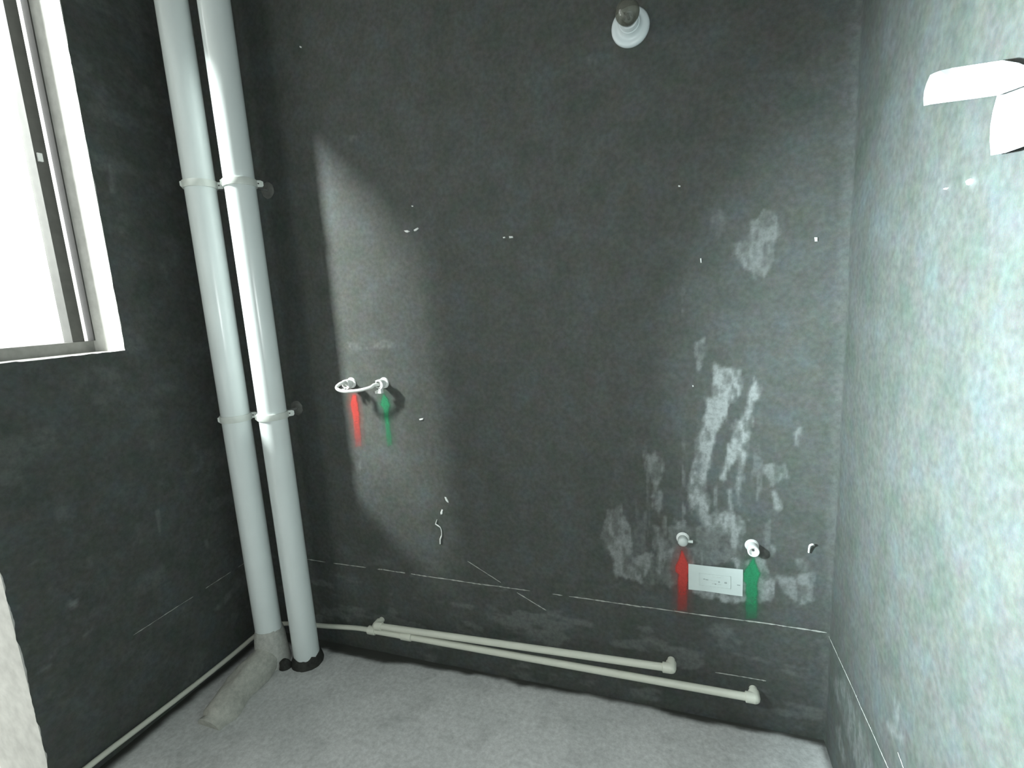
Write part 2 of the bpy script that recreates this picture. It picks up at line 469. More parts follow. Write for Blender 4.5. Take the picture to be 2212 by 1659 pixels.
U, V, Q = grid(us, vs)
sm = 0.62 * smear_mask(U, V, SMR, 8, 0.014, 0.02)
t = fbm(U * 14, V * 14, 41, 4)
sm = np.maximum(sm, 0.02 * smoothstep(0.5, 0.8, t))
sm = np.maximum(sm, 0.12 * smoothstep(0.02, 0.0, YB - U + 0.02 * (fbm(U * 20, V * 6, 6) - 0.5)))
me = assemble('wall_right', np.stack([np.full_like(U, XR), U, V], -1), Q[:, ::-1], [((XR + 0.003, XR + 0.15, YF - 0.15, YB + 0.12, -0.05, ZC), 0)], [M['coat']], sm)
wall_right = structure(link('wall_right', me), 'dark coated right wall lit by an added spot')

# --- left wall with the window opening and the open doorway beside it
def lw(px, py): p = on_plane(px, py, 0, XL); return (p[1], p[2])
SML = [([lw(*q) for q in pts], s) for pts, s in [
 ([(138,1308),(150,1298),(170,1292),(168,1304),(150,1315)], .42), ([(172,1375),(205,1352),(207,1357),(182,1378)], .30),
 ([(80,1455),(92,1440),(110,1434),(106,1446)], .28), ([(100,1420),(118,1408),(121,1413),(108,1422)], .25),
 ([(336,1105),(344,1100),(349,1145),(343,1152)], .32), ([(445,1165),(450,1165),(449,1180),(444,1178)], .2),
 ([(55,1220),(90,1208),(100,1211),(70,1222)], .25), ([(98,1275),(110,1268),(112,1282),(100,1285)], .22),
 ([(230,340),(238,335),(245,385),(250,410),(240,415),(236,380)], .3), ([(360,290),(372,300),(368,360),(360,345)], .18),
 ([(500,1270),(530,1240),(534,1250),(505,1285),(470,1320),(462,1318)], .22), ([(95,1500),(112,1492),(115,1497),(100,1506)], .2)]]
def axis_pts(marks, step):
    out = []
    for a, b in zip(marks[:-1], marks[1:]):
        n = max(1, int(round((b - a) / step))); out += list(np.linspace(a, b, n, endpoint=False))
    return np.array(out + [marks[-1]])
us = axis_pts([YF - 0.15, DOOR0, WEND, JAMB, YB + 0.12], 0.008); vs = axis_pts([-0.05, SILL, HEAD, ZC], 0.008)
U, V, Q = grid(us, vs)
cu = U[Q].mean(1); cv = V[Q].mean(1)
hole = ((cu > DOOR0) & (cu < WEND) & (cv < HEAD)) | ((cu > WEND) & (cu < JAMB) & (cv > SILL) & (cv < HEAD))
sm = smear_mask(U, V, SML, 14, 0.005, 0.010)
t = fbm(U * 10, V * 12, 51, 4)
sm = np.maximum(sm, 0.10 * smoothstep(0.58, 0.75, t))
# chipped edge along the doorway end
Ue = U.copy(); e = np.abs(U - WEND) < 1e-6
Ue[e] += (fbm(V[e] * 25, V[e] * 0, 61, 4) - 0.5) * 0.012
je = np.abs(U - JAMB) < 1e-6; Ue[je] += (fbm(V[je] * 25, V[je] * 0, 62, 4) - 0.5) * 0.008
Ve = V.copy(); se = np.abs(V - SILL) < 1e-6; Ve[se] += (fbm(U[se] * 30, U[se] * 0, 63, 4) - 0.5) * 0.006
fv = np.stack([np.full_like(U, XL), Ue, Ve], -1)
X0, X1 = XL - WT, XL - 0.002
boxes = [((X0, X1, JAMB, YB, -0.05, ZC), 1), ((X0, X1, WEND, JAMB, -0.05, SILL), 1),
         ((X0, X1, DOOR0, JAMB, HEAD, ZC), 1), ((X0, X1, YF - 0.15, DOOR0, -0.05, ZC), 1)]
me = assemble('wall_left', fv, Q[~hole], boxes, [M['coat'], M['plaster']], sm)
wall_left = structure(link('wall_left', me), 'dark coated left wall with window opening and open doorway')

# --- wall behind the viewer, ceiling, floors
b = MB(); b.box(XL - WT, XR + 0.15, YF - 0.15, YF, -0.05, ZC)
structure(b.build('wall_front', [M['coat']]), 'dark coated wall behind the viewer')
b = MB(); b.box(XL - WT, XR + 0.2, YF - 0.15, YB + 0.15, ZC, ZC + 0.15)
structure(b.build('ceiling', [M['ceiling']]), 'bare concrete ceiling')

us = np.linspace(XL - 0.02, XR + 0.02, 240); vs = np.linspace(YF - 0.02, YB + 0.02, 280)
U, V, Q = grid(us, vs)
dist = np.minimum(np.minimum(YB - V, XR - U), np.where(V > WEND, U - XL, 9))
wob = (fbm(U * 7, V * 7, 71, 4) - 0.5)
back_band = 0.018 + 0.035 * smoothstep(-0.6, -1.3, U)
coat = smoothstep(0.012, -0.012, (YB - V) - back_band + wob * 0.05)
coat = np.maximum(coat, 0.75 * smoothstep(0.012, -0.012, (XR - U) - 0.012 + wob * 0.03))
coat = np.maximum(coat, smoothstep(0.02, -0.02, np.where(V > WEND, U - XL, 9) - 0.05 + wob * 0.06))
coat = np.maximum(coat, 0.12 * smoothstep(0.62, 0.78, fbm(U * 16, V * 16, 72, 4)))
zz = (fbm(U * 6, V * 6, 73, 4) - 0.5) * 0.008 - 0.001
me = fast_mesh('floor', np.stack([U, V, zz], -1), Q, [M['floor']], None, {'coat': coat}, True)
floor = structure(link('floor', me), 'rough grey screed floor')

us = np.linspace(-4.0, XL - 0.02, 150); vs = np.linspace(-1.6, 3.2, 200)
U, V, Q = grid(us, vs)
zz = (fbm(U * 5, V * 5, 81, 5) - 0.5) * 0.016 - 0.006
me = fast_mesh('floor_balcony', np.stack([U, V, zz], -1), Q, [M['outer_floor']])
structure(link('floor_balcony', me), 'bright pale concrete floor outside the doorway')
b = MB(); b.box(-4.12, -4.0, -1.6, 3.2, -0.05, 0.55)
structure(b.build('wall_balcony', [M['plaster']]), 'low parapet outside')
b = MB(); b.box(-3.36, XL - WT, -0.62, -0.30, -0.05, 6.0); b.box(-4.12, -3.36, -0.62, -0.30, -0.05, 2.3)  # unseen walls added to block sun and sky and shape the sunlit band
structure(b.build('wall_sun_block', [M['ceiling']]), 'unseen grey wall added outside to block the sun')
b = MB(); b.box(-2.35, XL - WT, -1.6, 3.2, 3.32, 3.45)  # unseen slab put in to cut off high sky and sun
structure(b.build('ceiling_shade_slab', [M['ceiling']]), 'unseen concrete slab added to shade the balcony')
b = MB(); b.box(-3.36, -3.22, -1.6, 3.2, 2.77, 2.85)
structure(b.build('trim_beam', [M['plaster']]), 'pale beam outside the window')

# --- snapped chalk lines: thin broken ridges of chalk on the walls
def chalk_line(p0, p1, normal, parent, seed, width=0.0022, gap=0.25, wob=0.003):
    rng = random.Random(seed); p0, p1, n = Vector(p0), Vector(p1), Vector(normal)
    d = (p1 - p0); L = d.length; d.normalize(); s = n.cross(d)
    b = MB(); t = 0.0; lat = 0.0
    while t < L:
        l = rng.uniform(0.02, 0.09); e = min(L, t + l)
        if rng.random() > gap:
            k = 6; v = []
            lat2 = lat + rng.uniform(-1, 1) * wob * 0.5
            for i in range(k + 1):
                q = i / k; w = width * rng.uniform(0.35, 1.0) * (0.35 if i in (0, k) else 1)
                c = p0 + d * (t + (e - t) * q) + s * (lat + (lat2 - lat) * q + rng.uniform(-1, 1) * wob * 0.12)
                v += [c + s * w + n * 0.0002, c + n * 0.0008, c - s * w + n * 0.0002]
            f = []
            for i in range(k):
                a = i * 3; f += [(a, a + 1, a + 4, a + 3), (a + 1, a + 2, a + 5, a + 4)]
            b.add(v, f); lat = max(-wob, min(wob, lat2))
        t = e
    return b.build('chalk_line', [M['chalk']], parent, True)
chalk_line(back(655, 1207) + [0, -0.0006, 0], back(1786, 1364) + [0, -0.0006, 0], (0, -1, 0), wall_back, 1, 0.0026, 0.12)
chalk_line(back(1010, 1212) + [0, -0.0006, 0], back(1180, 1318) + [0, -0.0006, 0], (0, -1, 0), wall_back, 2, 0.0022, 0.35)
p = on_plane(1786, 1364, 0, XR - 0.0006); q = on_plane(1925, 1675, 0, XR - 0.0006)
chalk_line(p, q, (-1, 0, 0), wall_right, 3, 0.0024, 0.35)
p = on_plane(1909, 1536, 0, XR - 0.0006); q = on_plane(1955, 1670, 0, XR - 0.0006)
chalk_line(p, q, (-1, 0, 0), wall_right, 4, 0.0022, 0.35)
p = on_plane(540, 1208, 0, XL + 0.0006); q = on_plane(255, 1395, 0, XL + 0.0006)
chalk_line(p, q, (1, 0, 0), wall_left, 5, 0.0016, 0.45)
p = back(1545, 1452); q = back(1655, 1470)
chalk_line(p + [0, -0.0006, 0], q + [0, -0.0006, 0], (0, -1, 0), wall_back, 6, 0.0022, 0.3)

# --- sprayed arrows on the back wall (parts of the wall)
def arrow(name, outline, mat, label, fade, soft=0.007):
    pts = np.array([(p[0], p[2]) for p in (back(*q) for q in outline)])
    lo = pts.min(0) - 0.035; hi = pts.max(0) + 0.035
    us = np.arange(lo[0], hi[0], 0.0025); vs = np.arange(lo[1], hi[1], 0.0025)
    U, V, Q = grid(us, vs)
    nz = fbm(U * 60, V * 60, 91, 3) - 0.5
    sd = poly_signed(U, V, pts) + nz * 0.004
    core = smoothstep(-soft, soft * 0.5, sd)
    halo = 0.22 * smoothstep(-0.032, 0.0, sd)
    zt = pts[:, 1].max(); zb = pts[:, 1].min()
    t = (zt - V) / (zt - zb)
    cov = np.maximum(core, halo) * np.interp(t, *fade)
    keep = cov[Q].max(1) > 0.004
    me = fast_mesh(name, np.stack([U, np.full_like(U, YB - 0.0014), V], -1), Q[keep], [mat], None, {'cover': cov})
    o = link(name, me, wall_back); o['label'] = label
    return o
arrow('painted_arrow', [(1473,1190),(1488,1226),(1488,1236),(1485,1240),(1482,1318),(1464,1318),(1466,1240),(1460,1234),(1461,1222)], M['red'],
      'red sprayed arrow beside the notice sticker', ([0, .45, .75, 1.0, 1.3], [.95, .88, .55, .28, 0]), 0.008)
arrow('painted_arrow', [(1627,1206),(1641,1238),(1638,1248),(1635,1262),(1634,1335),(1612,1335),(1612,1262),(1607,1255),(1607,1238)], M['green'],
      'green sprayed arrow beside the notice sticker', ([0, .5, .7, 1.0, 1.3], [.95, .9, .72, .36, 0]), 0.008)
arrow('painted_arrow', [(762,853),(769,853),(772,872),(776,900),(780,962),(769,964),(764,905),(758,874)], M['red'],
      'red sprayed arrow below the looped hose', ([0, .4, .75, 1.0, 1.3], [.80, .66, .42, .18, 0]), 0.008)
arrow('painted_arrow', [(829,852),(836,860),(842,874),(840,882),(840,905),(847,960),(838,963),(832,905),(829,882),(822,874)], M['green'],
      'green sprayed arrow below the looped hose', ([0, .4, .75, 1.0, 1.3], [.78, .72, .55, .3, 0]), 0.008)

# --- small flecks of plaster stuck to the walls
def fleck(outline, plane='back', thick=0.003, mat='fleck', name='plaster_fleck'):
    if plane == 'back': P = [np.array(back(*q)) for q in outline]; n = np.array([0, -1.0, 0]); par = wall_back
    elif plane == 'right': P = [np.array(on_plane(*q, 0, XR)) for q in outline]; n = np.array([-1.0, 0, 0]); par = wall_right
    c = sum(P) / len(P); k = len(P)
    v = [p - n * 0.001 for p in P] + [c + (p - c) * 0.72 + n * thick for p in P] + [c + n * thick * 1.25]
    f = [(i, (i + 1) % k, k + (i + 1) % k, k + i) for i in range(k)] + [(k + i, k + (i + 1) % k, 2 * k) for i in range(k)]
    b = MB(); b.add(v, f)
    return b.build(name, [M[mat]], par, True)
for ol in [[(872,498),(880,497),(886,500),(881,503),(876,502)], [(893,497),(898,494),(903,491),(905,494),(899,499),(895,500)],
           [(1086,512),(1091,511),(1092,514),(1087,515)], [(1099,510),(1108,510),(1109,514),(1100,515)],
           [(960,1073),(964,1074),(969,1083),(969,1087),(963,1081)], [(954,1100),(957,1101),(956,1111),(952,1112),(951,1107)],
           [(1465,400),(1470,401),(1470,404),(1465,404)], [(1512,558),(1515,557),(1516,568),(1513,568)],
           [(1495,832),(1498,832),(1499,835),(1496,836)], [(648,99),(652,101),(651,104),(648,103)],
           [(889,444),(893,444),(893,447),(890,447)], [(905,905),(915,903),(914,907),(906,908)], [(1759,512),(1766,512),(1766,522),(1760,522)]]:
    fleck(ol)
for ol in [[(2088,391),(2096,385),(2104,387),(2101,396),(2092,401)], [(2040,408),(2046,405),(2050,405),(2045,410)]]:
    fleck(ol, 'right', 0.003)
b = MB(); pts = [back(x, y, 0.003) for x, y in [(944,1122),(942,1128),(941,1132),(947,1136),(951,1139),(953,1144),(954,1150),(954,1156),(953,1159),(951,1165),(951,1175)]]
b.tube(pts, [0.0008, 0.0016, 0.0024, 0.0022, 0.0018, 0.0014, 0.0013, 0.0016, 0.0028, 0.0026, 0.0024], 8)
b.build('plaster_drip', [M['fleck']], wall_back, True)

# ================================================================== WINDOW
win = bpy.data.objects.new('window_1', None); C.objects.link(win); win.location = (XL - 0.18, (WEND + JAMB) / 2, SILL)
structure(win, 'dark aluminium sliding window standing slightly open')
FX0, FX1 = XL - 0.225, XL - 0.150        # depth of the outer frame in the wall
RT = 1.350                               # top of the bottom rail
MULL = 0.69
b = MB(); b.box(FX0, FX1, MULL, JAMB, SILL - 0.002, RT); b.build('bottom_rail', [M['rail']], win, False, 0.002)
b = MB(); b.box(XL - 0.172, XL - 0.140, JAMB - 0.004, JAMB + 0.002, RT, HEAD); b.build('frame_stile', [M['frame']], win)
b = MB(); b.box(FX0, FX1, MULL - 0.05, MULL, SILL, HEAD); b.build('frame_stile', [M['frame']], win, False, 0.002)
b = MB(); b.box(FX0, FX1, MULL, JAMB, HEAD - 0.04, HEAD + 0.002); b.build('top_rail', [M['frame']], win, False, 0.002)
sash = MB()
SR0, SR1 = 1.108, 1.1435             # right stile of the sash, slid a little open
SX0, SX1 = XL - 0.200, XL - 0.155
sash.box(SX0, SX1, SR0, SR1, SILL + 0.012, HEAD - 0.02)
sash.box(SX0, SX1, MULL + 0.002, MULL + 0.034, SILL + 0.012, HEAD - 0.02)
sash.box(SX0, SX1, MULL + 0.034, SR0, SILL + 0.012, RT - 0.004)
sash.box(SX0, SX1, MULL + 0.034, SR0, HEAD - 0.06, HEAD - 0.02)
sash_o = sash.build('sash', [M['frame']], win)
b = MB(); b.box(SX0 + 0.010, SX0 + 0.015, MULL + 0.03, SR0 + 0.004, RT - 0.008, HEAD - 0.055); b.build('pane', [M['glass']], sash_o)
lp = on_plane(86, 341, 0, SX1)
b = MB(); b.box(SX1 - 0.002, SX1 + 0.006, lp[1] - 0.008, lp[1] + 0.006, lp[2] - 0.012, lp[2] + 0.014); b.build('sky_hole_block', [M['white_plastic']], sash_o, False, 0.0015)  # white block added for the sky showing through the handle hole

# ================================================================== DRAIN PIPES
def drain_pipe(cx, cy, r, z0, label, clamps, ear_shift=0.0):
    t = thing('drain_pipe', label, 'pipe', (cx, cy, 0), 'white drain pipes in the corner')
    b = MB(); zs = np.linspace(z0, ZC + 0.05, 24)
    b.tube([(cx, cy, z) for z in zs], r, 56)
    b.build('pipe', [M['pvc']], t, True)
    for cz in clamps:
        b = MB(); R1 = r + 0.0045
        b.lathe([(r - 0.001, -0.012), (R1, -0.012), (R1 + 0.001, -0.009), (R1 + 0.001, 0.009), (R1, 0.012), (r - 0.001, 0.012)], (cx, cy, cz), (0, 0, 1), 56)
        cl = b.build('pipe_clamp', [M['clamp']], t, True)
        # ears: short plates on both sides of the band, turned towards the room
        ax = Vector((cx, cy, 0)).normalized()
        sd = Vector((-ax.y, ax.x, 0))
        for s in (-1, 1):
            e = MB(); w0, w1 = r - 0.002, r + (0.024 if s < 0 else 0.010)
            pr = []
            for (u, hz) in ((w0, -0.011), (w1 - 0.004, -0.010), (w1, -0.005), (w1, 0.008), (w1 - 0.008, 0.012), (w0, 0.012)):
                pr.append((u, hz))
            v = []
            for dd in (-0.0035, 0.0035):
                for (u, hz) in pr:
                    p = Vector((cx, cy, cz + hz)) + sd * (s * u) - ax * (0.006 + dd)
                    v.append(p)
            k = len(pr)
            e.add(v, [tuple(range(k)), tuple(range(2 * k - 1, k - 1, -1))] + [(i, (i + 1) % k, k + (i + 1) % k, k + i) for i in range(k)])
            e.build('ear', [M['clamp']], cl, False, 0.0008)
            if s < 0:
                p = Vector((cx, cy, cz + 0.001)) + sd * (s * (r + 0.008)) - ax * 0.0095
                sc = MB(); sc.lathe([(0.0, 0.0012), (0.0022, 0.0010), (0.0028, 0.0), (0.0028, -0.004)], p, -ax, 14)
                sc.build('screw', [M['screw']], cl, True)
        rod = MB(); rod.tube([(cx, cy + r * 0.9, cz), (cx, YB - 0.0004, cz)], 0.005, 12)
        rod.build('standoff_rod', [M['steel']], cl, True)
        # plaster pat around the rod where it enters the wall
        pt = MB(); k = 26; rng = random.Random(int(cz * 1000) + int(abs(cx) * 100))
        prof = [(0.0, 0.004), (0.010, 0.0035), (0.019, 0.003), (0.024, 0.0015), (0.029, 0.0)]
        pt.lathe(prof, (cx, YB, cz), (0, -1, 0), k)
        pt.v = [(x + rng.uniform(-.0016, .0016), y, z + rng.uniform(-.0016, .0016)) for (x, y, z) in pt.v]
        pt.build('wall_plaster_pat', [M['pat']], cl, True)
    return t
PL = (-1.598, 1.396); PR = (-1.454, 1.430); PRAD = 0.0497
dl = drain_pipe(*PL, PRAD, 0.13, 'white drain pipe nearer the window, ending in a mortared floor elbow', (1.862, 1.028))
dr = drain_pipe(*PR, PRAD, 0.012, 'white drain pipe on the right of the pair with dark torn foot', (1.856, 1.030))

# dark torn sleeve around the foot of the right pipe
rng = random.Random(4); b = MB(); k = 40
prof = []
v = []; f = []
for j in range(4):
    for i in range(k):
        a = 2 * math.pi * i / k
        jag = 0.020 + 0.030 * fbm(np.array([i * 0.35]), np.array([0.0]), 17, 3)[0] + 0.012 * max(0, math.sin(a * 1.0 - 0.6))
        rr = (PRAD + 0.014, PRAD + 0.011, PRAD + 0.005, PRAD + 0.0005)[j] + rng.uniform(-.0015, .0015)
        z = (-0.006, 0.012, jag * 0.85, jag)[j]
        v.append((PR[0] + rr * math.cos(a), PR[1] + rr * math.sin(a), z))
for j in range(3):
    for i in range(k):
        f.append((j * k + i, j * k + (i + 1) % k, (j + 1) * k + (i + 1) % k, (j + 1) * k + i))
b.add(v, f); b.build('torn_sleeve', [M['dark_mortar_and_gap_shade']], dr, True)['label'] = 'black torn sleeve around the pipe foot'

# mortar collar at the foot of the left pipe
def lumpy_tube(name, pts, radii, mat, parent, seed, amp=0.006, seg=30, flat=0.0):
    b = MB(); b.tube(pts, radii, seg)
    out = []
    for (x, y, z) in b.v:
        n = fbm(np.array([x * 28 + z * 17]), np.array([y * 28 + z * 11]), seed, 3)[0] - 0.5
        cx = min(pts, key=lambda p: (p[0] - x) ** 2 + (p[1] - y) ** 2 + (p[2] - z) ** 2)
        d = Vector((x, y, z)) - Vector(cx)
        if d.length > 1e-6: d.normalize()
        out.append(tuple(Vector((x, y, z)) + d * n * amp * 2))
    b.v = out
    return b.build(name, [M[mat]], parent, True)
lumpy_tube('mortar_collar', [(PL[0], PL[1], z) for z in (-0.01, 0.03, 0.07, 0.11, 0.14, 0.155)], [PRAD + .022, PRAD + .018, PRAD + .012, PRAD + .008, PRAD + .004, PRAD + .0008], 'pale_mortar', dl, 5, 0.005)
lumpy_tube('gap_shade_lump', [(PL[0] + 0.078, PL[1] - 0.022, z) for z in (-0.01, 0.012, 0.026, 0.034)], [0.026, 0.022, 0.014, 0.004], 'dark_mortar_and_gap_shade', dl, 9, 0.014)  # dark lump added as the shade in the gap beside the collar

# cement-covered branch running along the floor beside the left wall
pts = []; rad = []
for i in range(15):
    q = i / 14
    pts.append((PL[0] - 0.004 + 0.034 * q + 0.006 * math.sin(q * 9), PL[1] - 0.048 - 0.275 * q, 0.034 * (1 - q) - 0.020 * q))
    rad.append(0.060 + 0.004 * q if q < 0.9 else 0.052)
lumpy_tube('cemented_branch', pts, rad, 'mortar', dl, 12, 0.011, 40)['label'] = 'cement-covered branch running along the floor by the left wall'

# ================================================================== WATER PIPES
def fitting(b, p, d, l, r):
    p, d = Vector(p), Vector(d).normalized()
    b.lathe([(0.0, -l / 2), (r - 0.002, -l / 2), (r, -l / 2 + 0.002), (r, l / 2 - 0.002), (r - 0.002, l / 2), (0.0, l / 2)], p, d, 28)
PPR = 0.0122
# upper pipe
a = Vector((-1.165, YB - 0.040, 0.150)); c = Vector((-0.040, YB - 0.040, 0.190))
t = thing('water_pipe', 'shorter upper cream water pipe along the foot of back wall', 'pipe', ((a + c) / 2)[:], 'cream water pipes')
b = MB(); b.tube([a + (c - a) * (i / 16) for i in range(17)], PPR, 24); b.build('pipe', [M['ppr']], t, True)
def elbow(end, d, parent):
    """corner fitting whose stub turns into the wall"""
    e = MB(); d = Vector(d).normalized()
    fitting(e, end - d * 0.012, d, 0.030, 0.0165)
    e.lathe([(0.0, -0.0165), (0.009, -0.014), (0.0145, -0.008), (0.0165, 0.0), (0.0165, 0.024), (0.0145, 0.026), (0.0, 0.026)], end, (0, 1, 0), 28)
    o = e.build('elbow_fitting', [M['ppr']], parent, True)
    s = MB(); s.tube([end + Vector((0, 0.02, 0)), Vector((end.x, YB + 0.004, end.z))], PPR, 20); s.build('wall_stub', [M['ppr']], o, True)
    return o
elbow(a, a - c, t); elbow(c, c - a, t)
# lower pipe: thin hose from the left wall round the corner, couplings, straight run, elbow
a = Vector((-1.190, YB - 0.038, 0.124)); m1 = Vector((-1.030, YB - 0.038, 0.127)); c = Vector((0.208, YB - 0.040, 0.136))
t = thing('water_pipe', 'longer lower cream water pipe reaching round the left corner', 'pipe', ((a + c) / 2)[:], 'cream water pipes')
b = MB(); b.tube([a + (c - a) * (i / 20) for i in range(21)], PPR, 24); b.build('pipe', [M['ppr']], t, True)
b = MB(); fitting(b, a, c - a, 0.034, 0.0165); b.build('coupling', [M['ppr']], t, True)
b = MB(); fitting(b, m1, c - a, 0.046, 0.0168); b.build('coupling', [M['ppr']], t, True)
elbow(c, c - a, t)
def bez(pts, n=8):
    out = []; P = [Vector(p) for p in pts]
    for i in range(len(P) - 1):
        p0 = P[max(i - 1, 0)]; p1 = P[i]; p2 = P[i + 1]; p3 = P[min(i + 2, len(P) - 1)]
        for k in range(n):
            s = k / n
            out.append(0.5 * ((2 * p1) + (p2 - p0) * s + (2 * p0 - 5 * p1 + 4 * p2 - p3) * s * s + (3 * p1 - p0 - 3 * p2 + p3) * s ** 3))
    return out + [P[-1]]
hp = [(XL + 0.012, 0.70, 0.040), (XL + 0.012, 0.86, 0.040), (XL + 0.012, 1.02, 0.033), (XL + 0.012, 1.20, 0.027), (XL + 0.013, 1.36, 0.027), (XL + 0.016, 1.46, 0.032),
      (XL + 0.045, 1.512, 0.045), (XL + 0.10, 1.530, 0.060), (-1.56, 1.534, 0.077), (-1.45, 1.532, 0.088), (-1.35, 1.528, 0.103), (-1.26, 1.522, 0.117), (a.x, a.y, a.z)]
b = MB(); b.tube(bez(hp), 0.0095, 18); b.build('flexible_tail', [M['ppr']], t, True)

# ================================================================== LOOPED HOSE AND ITS TWO WALL FITTINGS
def wall_clip(cx, cz, label, kind):
    t = thing('hose_fitting', label, 'fitting', (cx, YB, cz), 'white hose fittings on the back wall')
    b = MB(); b.lathe([(0.0, 0.006), (0.010, 0.006), (0.019, 0.004), (0.021, -0.002)], (cx, YB, cz), (0, -1, 0), 26)
    b.build('wall_flange', [M['white_plastic']], t, True)
    b = MB(); b.lathe([(0.010, 0.0), (0.010, 0.040), (0.013, 0.040), (0.013, 0.0)], (cx, YB, cz), (0, -1, 0), 26)
    b.build('stub_pipe', [M['hose']], t, True)
    b = MB(); seg = 20; v = []; f = []
    a0, a1 = (math.radians(-75), math.radians(150)) if kind == 0 else (math.radians(-60), math.radians(130))
    for i in range(seg + 1):
        a = a0 + (a1 - a0) * i / seg
        for (rr, yy) in ((0.013, 0.026), (0.0185, 0.026), (0.0185, 0.044), (0.013, 0.044)):
            v.append((cx + 0.004 + rr * math.cos(a), YB - yy, cz + rr * math.sin(a)))
    for i in range(seg):
        for k in range(4):
            f.append((i * 4 + k, i * 4 + (k + 1) % 4, i * 4 + 4 + (k + 1) % 4, i * 4 + 4 + k))
    f += [(0, 1, 2, 3), (seg * 4 + 3, seg * 4 + 2, seg * 4 + 1, seg * 4)]
    b.add(v, f); b.build('open_nut', [M['white_plastic']], t, True)
    b = MB()
    if kind:
        b.box(cx - 0.012, cx + 0.014, YB - 0.046, YB - 0.030, cz - 0.032, cz - 0.022)
        b.box(cx + 0.004, cx + 0.014, YB - 0.046, YB - 0.030, cz - 0.023, cz - 0.014)
    else:
        b.box(cx - 0.012, cx + 0.000, YB - 0.046, YB - 0.034, cz - 0.021, cz - 0.015)
    b.build('lug', [M['white_plastic']], t, False, 0.0015)
    return t
f0 = back(752, 829, 0.02); f1 = back(823, 829, 0.02)
wall_clip(f0[0], f0[2], 'left white hose fitting above the red arrow', 0)
wall_clip(f1[0], f1[2], 'right white hose fitting above the green arrow', 1)
hp = [(f0[0], YB - 0.030, f0[2])] + [tuple(back(x, y, o)) for (x, y, o) in [(745, 826, .055), (735, 829, .070), (727.5, 836, .075), (731, 842, .078), (743, 845.5, .078), (760, 845, .074), (780, 842.5, .066), (800, 837, .056)]] + [(f1[0] - 0.012, YB - 0.044, f1[2] + 0.0), (f1[0], YB - 0.030, f1[2])]
b = MB(); b.tube(bez(hp, 10), 0.0062, 16)
tag(b.build('looped_hose', [M['hose']], None, True), 'pale bent hose looping between the two left wall fittings', 'hose')

# ================================================================== WATER OUTLET PLUGS
def plug(px, py, label, kind):
    p = back(px, py, 0.02); cx, cz = p[0], p[2]
    t = thing('outlet_plug', label, 'plug', (cx, YB, cz), 'capped water outlets low on the back wall')
    b = MB(); b.lathe([(0.0, 0.008), (0.016, 0.008), (0.0185, 0.004), (0.0205, -0.002)], (cx, YB, cz), (0, -1, 0), 30)
    b.build('wall_collar', [M['white_plastic']], t, True)
    b = MB()
    if kind == 0:
        b.lathe([(0.0145, 0.0), (0.0155, 0.020), (0.0150, 0.027), (0.012, 0.032), (0.006, 0.034), (0.0, 0.0345)], (cx, YB, cz), (0, -1, 0), 30)
        o = b.build('cap', [M['grey_cap']], t, True)
        g = MB(); g.box(cx + 0.012, cx + 0.030, YB - 0.022, YB - 0.014, cz - 0.003, cz + 0.004); g.build('tab', [M['clamp']], o, False, 0.0015)
    else:
        b.lathe([(0.0155, 0.0), (0.0165, 0.030), (0.0165, 0.040), (0.0150, 0.042), (0.0125, 0.042), (0.0120, 0.032), (0.005, 0.030), (0.0, 0.030)], (cx, YB, cz), (0, -1, 0), 30)
        o = b.build('cap', [M['white_plastic']], t, True)
        g = MB(); g.lathe([(0.0, 0.034), (0.0030, 0.033), (0.0040, 0.029)], (cx, YB, cz), (0, -1, 0), 16); g.build('boss', [M['screw']], o, True)
    return t
plug(1475, 1169, 'round white outlet cap above the red arrow and sticker', 0)
plug(1626, 1185, 'ring-shaped white outlet plug above the green arrow by the sticker', 1)

# bent nail right of the plugs
b = MB(); b.tube(bez([back(1747, 1193, 0.006), back(1748, 1184, 0.012), back(1750, 1178, 0.016), back(1756, 1176, 0.014), back(1758, 1178, 0.0)], 5), 0.0028, 10)
tag(b.build('bent_nail', [M['white_plastic']], None, True), 'tiny white bent hook stuck in wall near right corner', 'hook')

# ================================================================== NOTICE STICKER
c0 = back(1487, 1217); c1 = back(1605, 1230); z1 = back(1487, 1272)[2]
x0, x1, zt = c0[0], c1[0], c0[2]
t = thing('notice_sticker', 'small white notice sticker between red and green arrows', 'sticker', (x0, YB, z1))
seg = 14; v = []; f = []
for i in range(seg + 1):
    q = i / seg; x = x0 + (x1 - x0) * q; y = YB - 0.0022 - 0.0012 * math.sin(q * math.pi) - (0.001 * (1 - q))
    zb = z1 + 0.0015 * math.sin(q * 5)
    for (yy, z) in ((y, zb), (y, zt), (y + 0.0009, zt), (y + 0.0009, zb)): v.append((x, yy, z))
for i in range(seg):
    for k in range(4): f.append((i * 4 + k, i * 4 + (k + 1) % 4, i * 4 + 4 + (k + 1) % 4, i * 4 + 4 + k))
f += [(0, 1, 2, 3), (seg * 4 + 3, seg * 4 + 2, seg * 4 + 1, seg * 4)]
b = MB(); b.add(v, f); b.build('sheet', [M['label_paper']], t, False)
def mark(u0, u1, w0, w1, mat, name, parent):
    g = MB(); X = lambda u: x0 + (x1 - x0) * u; Z = lambda w: zt + (z1 - zt) * w
    g.box(X(u0), X(u1), YB - 0.0050, YB - 0.0030, Z(w1), Z(w0)); return g.build(name, [M[mat]], parent)
g = MB()
X = lambda u: x0 + (x1 - x0) * u; Z = lambda w: zt + (z1 - zt) * w
for (u0, u1, w0, w1) in ((.20, .78, .300, .311), (.20, .78, .762, .773), (.20, .206, .30, .77), (.774, .78, .30, .77)):
    g.box(X(u0), X(u1), YB - 0.0050, YB - 0.0030, Z(w1), Z(w0))
g.build('printed_border', [M['faint_ink']], t)
